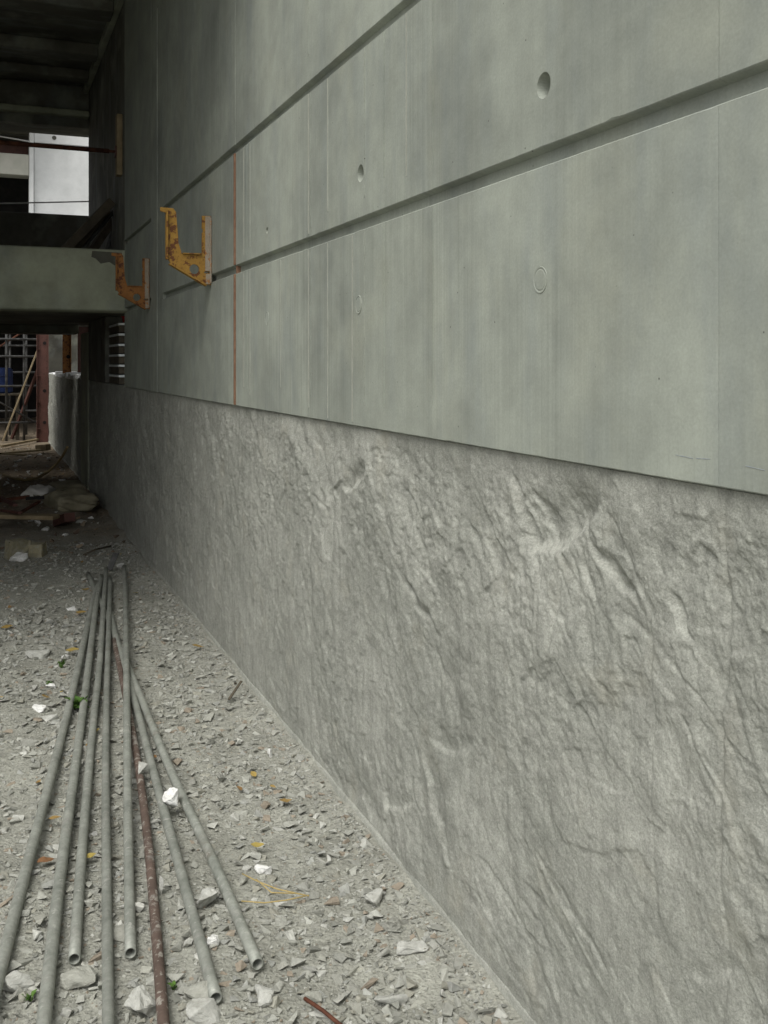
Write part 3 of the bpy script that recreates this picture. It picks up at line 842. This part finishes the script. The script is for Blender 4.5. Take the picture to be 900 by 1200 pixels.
box('floor_band', (-9, FY - .1, at(10, 205).z), (xl - .005, FY + .4, at(10, 180.5).z), 'cream', fb, .01)
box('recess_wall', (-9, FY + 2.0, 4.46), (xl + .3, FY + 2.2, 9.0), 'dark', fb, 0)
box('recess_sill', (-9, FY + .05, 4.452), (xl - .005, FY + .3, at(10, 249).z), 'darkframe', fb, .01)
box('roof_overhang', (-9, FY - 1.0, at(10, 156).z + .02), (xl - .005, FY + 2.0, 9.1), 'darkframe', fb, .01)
box('red_lintel', (-9, FY + .42, at(10, 180).z + .02), (xl - .006, FY + .6, at(10, 164).z), 'redpaint', fb, .01)
box('roof_slab', (-9, FY - .3, 9.1), (8, FY + 5, 9.4), 'cream', fb, .01)

# ================================================================== TUBES ON THE GROUND
def lay(name, px, zs, r, m, label, extend0=0.0):
    pts = []
    for (x, y), z in zip(px, zs): pts.append(G(x, y, z))
    if extend0:
        d = (pts[0] - pts[1]).normalized(); pts[0] = pts[0] + d * extend0
    # smooth through the points
    out = []
    P = [pts[0] * 2 - pts[1]] + pts + [pts[-1] * 2 - pts[-2]]
    for i in range(1, len(P) - 2):
        for k in range(6):
            u = k / 6
            a, b, c, d = P[i - 1], P[i], P[i + 1], P[i + 2]
            out.append(.5 * ((2 * b) + (c - a) * u + (2 * a - 5 * b + 4 * c - d) * u * u + (3 * b - a - 3 * c + d) * u ** 3))
    out.append(pts[-1])
    o = tube(name, out, r, m, None, 16, inner=r * .80)
    return tag(o, label, 'tube', 'scaffold tubes lying on the rubble')
grp = [
 ([(4, 1122), (27, 1033), (54, 932), (84, 815), (107, 714), (116, 683)], (.024, .024, .024, .024, .028, .03), .0165, 'tube', 'leftmost grey tube on the ground, running out of the left edge', .9),
 ([(53, 1184), (67, 1055), (86, 915), (101, 803), (113, 705), (119, 676)], (.022, .022, .022, .024, .03, .034), .0165, 'tube', 'second grey tube from the left, running out of the bottom edge', .6),
 ([(87, 1124), (97, 985), (109, 850), (117, 776), (122, 700), (124.5, 667)], (.020, .021, .022, .024, .03, .036), .0150, 'tube', 'third grey tube from the left with its open end short of the frame edge', 0),
 ([(127, 1196), (125, 1040), (124, 900), (125.5, 800), (128, 720), (129, 678)], (.022, .022, .024, .028, .032, .034), .0140, 'tube', 'straight grey tube left of the rusty one, running out of the bottom edge', .5),
 ([(153, 1117), (150, 960), (149, 860), (148, 780), (147, 700), (145.5, 664)], (.022, .034, .052, .056, .040, .030), .0145, 'tube', 'grey tube lying on top of the others, its open end left of the rusty tube', 0),
 ([(191, 1198), (176, 1011), (160, 885), (144, 800), (134, 750)], (.020, .020, .020, .020, .02), .0140, 'rustytube', 'single rusty brown tube spattered with mortar', .5),
 ([(253, 1170), (217, 1040), (180, 905), (156, 815), (136, 745), (128, 712)], (.020, .021, .024, .024, .02, .018), .0150, 'tube', 'grey tube right of the rusty one, open end near the bottom edge', 0),
 ([(302, 1130), (248, 1005), (200, 903), (157, 798), (128, 730), (103, 672)], (.020, .022, .024, .024, .016, .018), .0150, 'tube', 'rightmost grey tube, crossing under the others to the far left', 0),
]
for px, zs, r, m, lab, ex in grp: lay('metal_tube', px, zs, r, m, lab, ex)

# ================================================================== STONES AND RUBBLE
from mathutils import noise as mnoise
def rock_mesh(seed, npts=14, elong=(1, .8, .6), rough=.0):
    r = random.Random(seed); bm = bmesh.new()
    for i in range(npts):
        v = Vector([r.uniform(-1, 1) for _ in range(3)]); ax = r.randrange(3); v[ax] = math.copysign(r.uniform(.75, 1), v[ax])
        v *= .95 / max(1.0, v.length * .85)
        bm.verts.new((v.x * elong[0], v.y * elong[1], v.z * elong[2]))
    bmesh.ops.convex_hull(bm, input=bm.verts)
    bmesh.ops.delete(bm, geom=[v for v in bm.verts if not v.link_faces], context='VERTS')
    if rough:
        bmesh.ops.triangulate(bm, faces=bm.faces)
        bmesh.ops.subdivide_edges(bm, edges=list(bm.edges), cuts=4, use_grid_fill=True)
        bmesh.ops.smooth_vert(bm, verts=bm.verts, factor=.35, use_axis_x=True, use_axis_y=True, use_axis_z=True)
        bm.normal_update()
        off = Vector((seed * 3.7, seed * 1.3, 0))
        for v in bm.verts:
            d = mnoise.noise(v.co * 1.7 + off) * .20 + mnoise.noise(v.co * 4.5 + off) * .10 + mnoise.noise(v.co * 10 + off) * .05
            v.co += v.normal * d * (rough / .06) * min(elong)
    bmesh.ops.triangulate(bm, faces=bm.faces)
    return bm_mesh(bm)
# gravel as one mass
templ = []
for k in range(14):
    me = rock_mesh(100 + k, 6 + k % 3, (1, .75, .5))
    v = np.array([tuple(q.co) for q in me.vertices]); f = np.array([tuple(p.vertices) for p in me.polygons])
    templ.append((v, f)); bpy.data.meshes.remove(me)
def scatter(n, xr_, yr, smin, smax, pw, tones, sink=.25, ydens=None, flat=.75):
    Vs, Fs, Cs = [], [], []; base = 0
    xs = rng.uniform(*xr_, n); u = rng.random(n)
    ys = yr[0] + (yr[1] - yr[0]) * u ** (ydens or 1.0)
    sz = smin * (smax / smin) ** (rng.random(n) ** pw)
    clump = fbm(xs * 2.2 + 40, ys * 2.2, 3)
    keep = rng.random(n) < np.clip(.8 + .5 * clump, .3, 1)
    keep &= (xs < -sz * .7)
    zz = ground_h(xs, ys)
    for i in np.nonzero(keep)[0]:
        v, f = templ[int(rng.integers(14))]
        e = Euler((rng.normal(0, .45), rng.normal(0, .45), rng.random() * 6.28)).to_matrix().transposed()
        vv = v * sz[i] @ np.array(e)
        vv[:, 2] *= flat
        lo = vv[:, 2].min()
        vv = vv + np.array([xs[i], ys[i], zz[i] - lo - sz[i] * sink * 2 * rng.random()])
        Vs.append(vv); Fs.append(f + base); base += len(v)
        tn = tones[int(rng.integers(len(tones)))]
        k = .85 + .3 * rng.random()
        Cs.append(np.tile([tn[0] * k, tn[1] * k, tn[2] * k, 1], (len(v), 1)))
    return np.concatenate(Vs), np.concatenate(Fs), np.concatenate(Cs)
def gravel_obj(name, sets, label, cat):
    V, F, C = [], [], []; b = 0
    for v, f, c in sets: V.append(v); F.append(f + b); C.append(c); b += len(v)
    me = np_mesh(name, np.concatenate(V), np.concatenate(F))
    me.polygons.foreach_set('use_smooth', np.zeros(len(me.polygons), bool))
    at_ = me.color_attributes.new('tone', 'FLOAT_COLOR', 'POINT'); at_.data.foreach_set('color', np.concatenate(C).astype(np.float32).ravel())
    o = link(name, me, 'gravel'); return tag(o, label, cat, None, 'stuff')
GREY = [(.335, .338, .298), (.305, .308, .272), (.385, .388, .345), (.255, .258, .226), (.345, .345, .298), (.33, .335, .305), (.45, .452, .41), (.365, .368, .325), (.315, .31, .26), (.325, .327, .288), (.345, .348, .31), (.34, .34, .30), (.31, .312, .275), (.29, .25, .195)]
SOIL = [(.19, .15, .10), (.26, .21, .15), (.14, .105, .075), (.24, .21, .165), (.27, .19, .11), (.13, .095, .07), (.22, .19, .15), (.17, .13, .09), (.24, .18, .11), (.30, .29, .25), (.36, .35, .31), (.50, .49, .45)]
gravel_obj('gravel', [
    scatter(17000, (-1.65, -.004), (1.75, 6.2), .007, .032, 1.6, GREY, .24, 1.25, .65),
    scatter(17000, (-1.65, -.004), (1.75, 5.2), .003, .008, 1.0, GREY, .14, 1.2, .7),
    scatter(6000, (-1.65, -.004), (5.5, 8.6), .007, .026, 1.7, GREY, .2),
    scatter(3500, (-4.5, -1.6), (.5, 9.0), .008, .03, 1.8, GREY, .25),
    scatter(4200, (-.075, -.003), (1.2, 8.5), .003, .012, 1.6, GREY, .15, 1.2),
    scatter(900, (-1.65, -.004), (-.5, 1.75), .006, .02, 1.8, GREY, .25),
], 'grey crushed concrete gravel covering the ground along the wall', 'gravel')
gravel_obj('soil_debris', [scatter(5200, (-2.2, -.02), (7.9, 19.5), .010, .045, 2.2, SOIL, .45)],
           'brown soil and debris on the ground under the building', 'debris')

# loose stones one can pick out, all alike
big = [rock_mesh(300 + k, 9, (1, .72, .5), .04) for k in range(12)]
for q in big: q.materials.append(M['stone'])
cnt = 0; tries = 0
taken = []
while cnt < 150 and tries < 4000:
    tries += 1
    x = random.uniform(-1.55, -.05); y = 1.9 + 5.6 * random.random() ** 1.5
    s = random.uniform(.017, .032) * (1 if random.random() < .8 else 1.35)
    if x > -s * 1.3: continue
    if any((x - a) ** 2 + (y - b) ** 2 < (s + c) ** 2 for a, b, c in taken): continue
    # keep clear of the tubes
    taken.append((x, y, s))
    o = bpy.data.objects.new('rubble_stone', big[cnt % 12]); col.objects.link(o)
    o.location = (x, y, gz(x, y) + s * .22); o.rotation_euler = (random.uniform(-.3, .3), random.uniform(-.3, .3), random.uniform(0, 6.28)); o.scale = (s, s, s * random.uniform(.7, 1.1))
    tag(o, 'loose angular grey stone half sunk in the grey gravel', 'stone', 'loose grey stones in the gravel'); cnt += 1

# stones that stand out: (x, y, width px, height px, material, label, elongation, turn, lift)
def stone(x, y, wpx, hpx, m, label, seed, el=(1, .75, .6), turn=0.0, lift=0.0, tilt=0.0):
    p = G(x, y, lift); k = mpp(p)
    me = rock_mesh(seed, 11, el, .06)
    o = link('rubble_chunk', me, m)
    s = wpx * k / 2 / (.90 * el[0])
    o.scale = (s, s, s * hpx / wpx / el[2] * .75)
    base = (gz(p.x, p.y) if lift == 0 else lift)
    o.location = (p.x, p.y, base + hpx * k * (.28 if lift else .20))
    o.rotation_euler = (0, tilt, turn - YAW)
    return tag(o, label, 'stone', 'pale lumps of rubble')
stone(200, 945, 19, 30, 'whitestone', 'bright white lump wedged between the two rightmost tubes', 1, (.8, .8, 1), .3, .02)
stone(168, 905, 13, 18, 'palestone', 'small pale stone resting on the rusty tube', 2, (.8, .7, 1), .2, .035)
stone(242, 1062, 38, 32, 'palestone', 'fist-sized pale grey lump between the two rightmost tubes', 3, (1, .8, .75), .4)
stone(249, 1110, 16, 18, 'whitestone', 'small white lump below the fist-sized pale one, left of the rightmost tube', 4, (1, .8, .9), .1)
stone(166, 1185, 34, 44, 'palestone', 'pale upright lump just left of the rusty tube at the bottom edge', 5, (.9, .9, 1), .9)
stone(308, 1019, 25, 13, 'whitestone', 'white chip lying right of the rightmost tube near the straw', 6, (1, .6, .5), -.4)
stone(290, 1017, 12, 9, 'palestone', 'tiny pale chip beside the white one near the straw', 7)
stone(190, 1048, 9, 24, 'palestone', 'small upright pale sliver just right of the rusty tube', 8, (.5, .5, 1), .2)
stone(109, 977, 10, 12, 'whitestone', 'small white lump between the third and fourth tubes', 9)
stone(44, 768, 30, 15, 'palestone', 'flat pale stone left of the tubes beside yellow leaves', 10, (1, .7, .4), .2)
stone(76, 769, 10, 7, 'whitestone', 'small white chip right of the flat pale stone', 11)
stone(45, 832, 19, 11, 'whitestone', 'white stone left of the tubes level with the green weed', 12)
stone(56, 843, 22, 10, 'palestone', 'flat grey-white stone just below the white one left of the weed', 13, (1, .8, .4))
stone(35, 872, 27, 15, 'stone', 'flat slab-like grey stone at the left edge below the weed', 14, (1, .7, .45), .3)
stone(60, 803, 14, 9, 'whitestone', 'white chip beside the second tube above the weed', 15)
stone(84, 713, 11, 10, 'whitestone', 'white scrap lying with a yellow leaf left of the far tube ends', 16)
stone(97, 703, 9, 7, 'palestone', 'small pale stone above the white scrap at the far tube ends', 17)
stone(20, 1155, 36, 30, 'palestone', 'pale lump between the two leftmost tubes at the bottom left', 18, (1, .8, .7), .5)
stone(93, 1150, 44, 26, 'stone', 'broad grey stone between the second and fourth tubes near the bottom', 19, (1, .8, .5), .2)
stone(142, 1096, 44, 14, 'stone', 'broad grey lump under the open end of the topmost tube', 20, (1, .7, .6), -.2)
stone(440, 1055, 27, 20, 'palestone', 'pale squarish stone close to the wall foot', 21, (1, .9, .7), .8)
stone(457, 1084, 24, 24, 'stone', 'grey squarish stone below the pale one by the wall foot', 22, (1, .9, .8), .2)
stone(482, 1110, 46, 16, 'palestone', 'long flat pale stone lying across the gravel near the wall', 23, (1, .4, .3), .1)
stone(455, 1170, 46, 26, 'palestone', 'long slanting pale stone near the bottom edge by the wall', 24, (1, .5, .4), .5)
stone(316, 886, 7, 12, 'whitestone', 'tiny white upright chip between the tubes and the wall', 25, (.6, .6, 1))
stone(232, 1172, 40, 26, 'stone', 'grey lump just left of the open tube end at the bottom', 26, (1, .8, .6), .3)
stone(308, 1172, 34, 26, 'palestone', 'pale lump below the rightmost open tube end', 27, (1, .8, .6), -.3)
stone(240, 1192, 44, 30, 'palestone', 'broad pale lump at the bottom edge under the open tube end', 28, (1, .8, .6), .2)
stone(255, 835, 8, 9, 'stone', 'small dark stone lying alone between tubes and wall', 29)
stone(22, 655, 22, 18, 'whitestone', 'white lump in front of the tan broken block', 30, (1, .8, .8))
stone(53, 622, 11, 9, 'whitestone', 'white rounded lump above the tan broken block', 31)
stone(95, 614, 12, 8, 'palestone', 'small pale lump at the foot of the paper sack by the wall', 32)
stone(141, 663, 10, 8, 'whitestone', 'small white lump beyond the far tube ends', 33)

scr = [rock_mesh(700 + k, 9, (1, .6, .35), .04) for k in range(4)]
for q in scr: q.materials.append(M['whitestone'])
for k in range(26):
    x = random.uniform(-1.0, -.12); y = random.uniform(13.0, 18.4) if k < 19 else random.uniform(8.6, 10.2)
    s_ = random.uniform(.025, .07)
    o = bpy.data.objects.new('pale_scrap', scr[k % 4]); col.objects.link(o)
    o.location = (x, y, gz(x, y) + s_ * .25); o.scale = (s_, s_, s_); o.rotation_euler = (random.uniform(-.3, .3), random.uniform(-.3, .3), random.uniform(0, 6.28))
    tag(o, 'small white scrap on the brown soil under the building' if k >= 19 else 'small white scrap on the brown soil of the far yard', 'scrap', 'white scraps under the building' if k >= 19 else 'white scraps in the far yard')
# tan broken block pieces
def block(x, y, wpx, dpx, hpx, m, label, turn, seed):
    p = G(x, y); k = mpp(p); r = random.Random(seed)
    bm = bmesh.new(); add_box(bm, (-wpx * k / 2, -dpx * k / 2, 0), (wpx * k / 2, dpx * k / 2, hpx * k), None, .006)
    bmesh.ops.triangulate(bm, faces=bm.faces); bmesh.ops.subdivide_edges(bm, edges=list(bm.edges), cuts=2, use_grid_fill=True)
    for v in bm.verts: v.co += Vector((r.uniform(-1, 1), r.uniform(-1, 1), r.uniform(-1, 1))) * .006
    o = link('broken_block', bm_mesh(bm), m); o.location = (p.x, p.y, gz(p.x, p.y) - .01); o.rotation_euler = (r.uniform(-.08, .08), r.uniform(-.08, .08), turn)
    return tag(o, label, 'block', 'broken tan blocks')
block(20, 652, 24, 16, 22, 'tanstone', 'squarish tan broken block at the left edge behind the white lump', .5, 1)
block(40, 650, 24, 15, 16, 'tanstone', 'lower tan broken block right of the squarish one', -.4, 2)

# ================================================================== DEBRIS UNDER THE BUILDING
def sack(x, y, w_, d_, h_, m, label, turn, seed, name='paper_sack', z=None):
    p = G(x, y); bm = bmesh.new()
    bmesh.ops.create_cube(bm, size=1.0)
    bmesh.ops.subdivide_edges(bm, edges=list(bm.edges), cuts=9, use_grid_fill=True)
    co = np.array([tuple(v.co) for v in bm.verts])
    nn = fbm(co[:, 0] * 3 + seed, co[:, 1] * 3 + co[:, 2] * 2.3, 4); n2 = fbm(co[:, 1] * 6 + seed * 3, co[:, 2] * 6 + co[:, 0] * 5, 3)
    for v, a, b in zip(bm.verts, nn, n2):
        x_, y_, z_ = v.co
        pinch = 1 - .45 * abs(x_ * 2) ** 4 - .25 * abs(y_ * 2) ** 4
        v.co = Vector((x_ * w_ * (1 + .10 * a), y_ * d_ * (1 + .18 * b), (z_ * pinch * (1 + .35 * a) + .5) * h_))
    o = link(name, bm_mesh(bm), m, smooth=True); o.location = (p.x, p.y, (gz(p.x, p.y) if z is None else z) - .02); o.rotation_euler = (0, 0, turn)
    return tag(o, label, 'sack')
sack(82, 601, .40, .50, .20, 'bag', 'crumpled tan cement sack lying against the wall foot', .25, 3)
sack(45, 594, .26, .34, .17, 'whitebag', 'crumpled white paper sack beside the tan cement sack', -.3, 8)
sack(80, 572, .36, .5, .10, 'bag', 'flattened dusty paper sack behind the tan cement sack', .1, 15)
def plank(name, pa, pb, z, wd, th, m, label, cat='plank', za=None):
    A = G(pa[0], pa[1], z); B = G(pb[0], pb[1], z if za is None else za)
    return tag(bar(name, A, B, wd, th, m, None, .003), label, cat)
plank('plank', (-14, 604), (66, 606), .15, .13, .035, 'timber', 'pale board lying across the debris below the white sack')
plank('plank', (-30, 534), (54, 527), .05, .06, .03, 'paletimber', 'pale yellow batten lying across the far yard')
plank('plank', (-22, 530), (30, 533), .10, .05, .025, 'paletimber', 'second shorter yellow batten lying over the first')
plank('plank', (2, 523), (44, 515), .05, .05, .04, 'timber', 'thin grey batten at the foot of the scaffold')
tag(bar('timber_offcut', G(44, 525, .08), G(57, 524, .1), .12, .10, 'timber', None, .005), 'short timber offcut at the foot of the red post', 'timber')
# rusty scrap bars
for i, (pa, pb, zz, r, lab) in enumerate([((-10, 588), (34, 582), .12, .03, 'thick rusty bar on the scrap heap at the left edge'),
        ((-6, 597), (24, 601), .16, .022, 'thin rusty bar across the front of the scrap heap'),
        ((22, 602), (46, 588), .14, .02, 'short rusty bar leaning across the white sack'),
        ((-12, 578), (18, 592), .18, .025, 'rusty bar lying crosswise over the scrap heap')]):
    tag(bar('scrap_bar', G(*pa, zz), G(*pb, zz + .05), r * 1.6, r, 'redpaint' if i % 2 else 'rust', None, .002), lab, 'scrap', 'rusty scrap bars on the heap')
tag(bar('red_carton', G(68, 612, .04), G(82, 606, .12), .10, .08, 'redpaint', None, .004), 'small dark red carton at the foot of the cement sack', 'carton')
tag(bar('black_handle', G(30, 584, .19), G(52, 583, .19), .03, .03, 'dark', None, .002), 'short black bar lying on the white sack', 'bar')
# bent hose
hp = [G(4, 556, .03), G(16, 561, .03), G(28, 562.5, .03), G(42, 561, .03), G(56, 553, .04), G(66, 544, .10), G(73, 535, .22), G(79, 524, .36)]
tag(tube('hose', [Vector(p) for p in hp], .018, 'hose', None, 8), 'bent ochre hose curving up beside the broken wall', 'hose')
# shards standing by the wall foot
for i, (pa, pb, lab) in enumerate([((128, 668), (136, 648), 'grey splinter of board leaning near the wall beyond the tubes'),
                                   ((268, 820), (283, 798), 'grey stick leaning against the wall foot'),
                                   ((276, 800), (272, 815), 'shorter grey stick beside the one leaning on the wall foot')]):
    A = G(*pa, .005); B = G(pb[0], pb[1], .0) ; B = PY(pb[0], pb[1], A.y + .06)
    tag(bar('splinter', A, B, .012 if i else .05, .006, 'steel' if i == 0 else 'darktimber', None, .001), lab, 'stick')
tag(tube('rebar_stub', [G(357, 1170, .012), G(378, 1184, .012), G(412, 1212, .014)], .0045, 'rust', None, 8), 'short dark rebar stub at the bottom edge near the wall', 'rebar')
tag(tube('twig', [G(98, 650, .02), G(112, 644, .03), G(130, 640, .03)], .008, 'darktimber', None, 6), 'dark twig lying beyond the far tube ends', 'twig')

# straws, leaves, weeds
for i, pts in enumerate([[(284, 1024), (300, 1032), (325, 1042), (362, 1050)], [(283, 1056), (310, 1058), (335, 1055), (362, 1049)], [(300, 1030), (318, 1046), (345, 1047)]]):
    tag(tube('straw', [G(*p, .016) for p in pts], .0017, 'straw', None, 6), ['upper long straw right of the rightmost tube', 'lower straw curving right of the rightmost tube', 'short straw crossing between the other two'][i], 'straw', 'dry straws beside the tubes')
def leaf_mesh(seed, L=1.0, W=.5):
    r = random.Random(seed); V = []; F = []
    n = 6
    for i in range(n + 1):
        f = i / n; wd = W * math.sin(math.pi * min(.98, max(.02, f)) ** .8) * .5
        zc = .18 * math.sin(f * 2.5 + seed) * L
        V += [((f - .5) * L, -wd, zc + .10 * r.random()), ((f - .5) * L, 0, zc - .02), ((f - .5) * L, wd, zc + .12 * r.random())]
    for i in range(n):
        for j in range(2): F.append((i * 3 + j, i * 3 + j + 1, i * 3 + j + 4, i * 3 + j + 3))
    me = bpy.data.meshes.new('leaf'); me.from_pydata(V, [], F); me.update(); return me
lv = []
for k in range(4):
    me = leaf_mesh(k); me.materials.append(M['ocher']); lv.append(me)
ly = []
for k in range(3):
    me = leaf_mesh(10 + k, 1, .6); me.materials.append(M['yleaf']); ly.append(me)
special = [(64, 959, 14, lv, 'brown leaf between the first two tubes'), (54, 1009, 24, lv, 'long ochre leaf between the two leftmost tubes, lower than the brown one'), (106, 1003, 14, ly, 'yellow leaf left of the fourth tube'),
           (302, 989, 16, ly, 'ochre leaf right of the rightmost tube'), (95, 717, 13, ly, 'yellow leaf beside the white scrap at the far tube ends'), (85, 762, 16, ly, 'yellow-brown leaf left of the tubes beside the flat stone'),
           (232, 757, 14, lv, 'reddish brown leaf near the wall foot'), (335, 937, 16, lv, 'brown leaf lying in the gravel near the wall'), (8, 735, 14, ly, 'yellow leaf at the left edge'), (100, 690, 10, ly, 'small yellow leaf at the far tube ends')]
for i, (x, y, wpx, src, lab) in enumerate(special):
    p = G(x, y, .014); s = wpx * mpp(p)
    o = bpy.data.objects.new('fallen_leaf', src[i % len(src)]); col.objects.link(o)
    o.location = p; o.scale = (s, s, s * .5); o.rotation_euler = (.15, .1, random.uniform(-.6, .6)); tag(o, lab, 'leaf', 'fallen leaves that stand out')
for i in range(36):
    y = random.uniform(3.2, 9.0); x = random.uniform(-1.3, -.1)
    s = random.uniform(.018, .045)
    o = bpy.data.objects.new('fallen_leaf', (lv + ly)[i % 7]); col.objects.link(o)
    o.location = (x, y, gz(x, y) + .014); o.scale = (s, s, s * .6); o.rotation_euler = (random.uniform(-.4, .4), random.uniform(-.4, .4), random.uniform(0, 6.28))
    tag(o, 'small dry leaf lying flat on the gravel', 'leaf', 'small dry leaves on the gravel')
def weed(x, y, hpx, nl, label, seed):
    p = G(x, y); k = mpp(p); r = random.Random(seed)
    t = thing('weed', label, 'weed', 'small green weeds', (p.x, p.y, gz(p.x, p.y)))
    H = hpx * k
    for i in range(nl):
        me = leaf_mesh(seed * 7 + i, 1, .55); me.materials.append(M['green'])
        o = link('leaf', me, None, t); s = H * r.uniform(.45, .8)
        an = r.uniform(0, 6.28); o.scale = (s, s, s)
        o.location = (math.cos(an) * s * .45, math.sin(an) * s * .45, H * r.uniform(.15, .7)); o.rotation_euler = (r.uniform(-.3, .3), r.uniform(-.7, .1), an)
    for i in range(3):
        an = r.uniform(0, 6.28)
        tube('stem', [(0, 0, -.005), (math.cos(an) * H * .15, math.sin(an) * H * .15, H * .35), (math.cos(an) * H * .3, math.sin(an) * H * .3, H * .7)], .0016, 'green', t, 5)
weed(88, 830, 22, 12, 'small green weed growing between the leftmost tubes', 2)
weed(36, 1172, 14, 5, 'tiny green sprout between the two leftmost tubes at the bottom', 3)
weed(72, 782, 12, 6, 'tiny green weed left of the tubes below the yellow leaf', 4)
weed(55, 803, 9, 5, 'tiny yellow-green weed beside the white chip', 5)
weed(203, 1158, 12, 5, 'tiny green sprout between the rusty tube and the next grey one', 6)
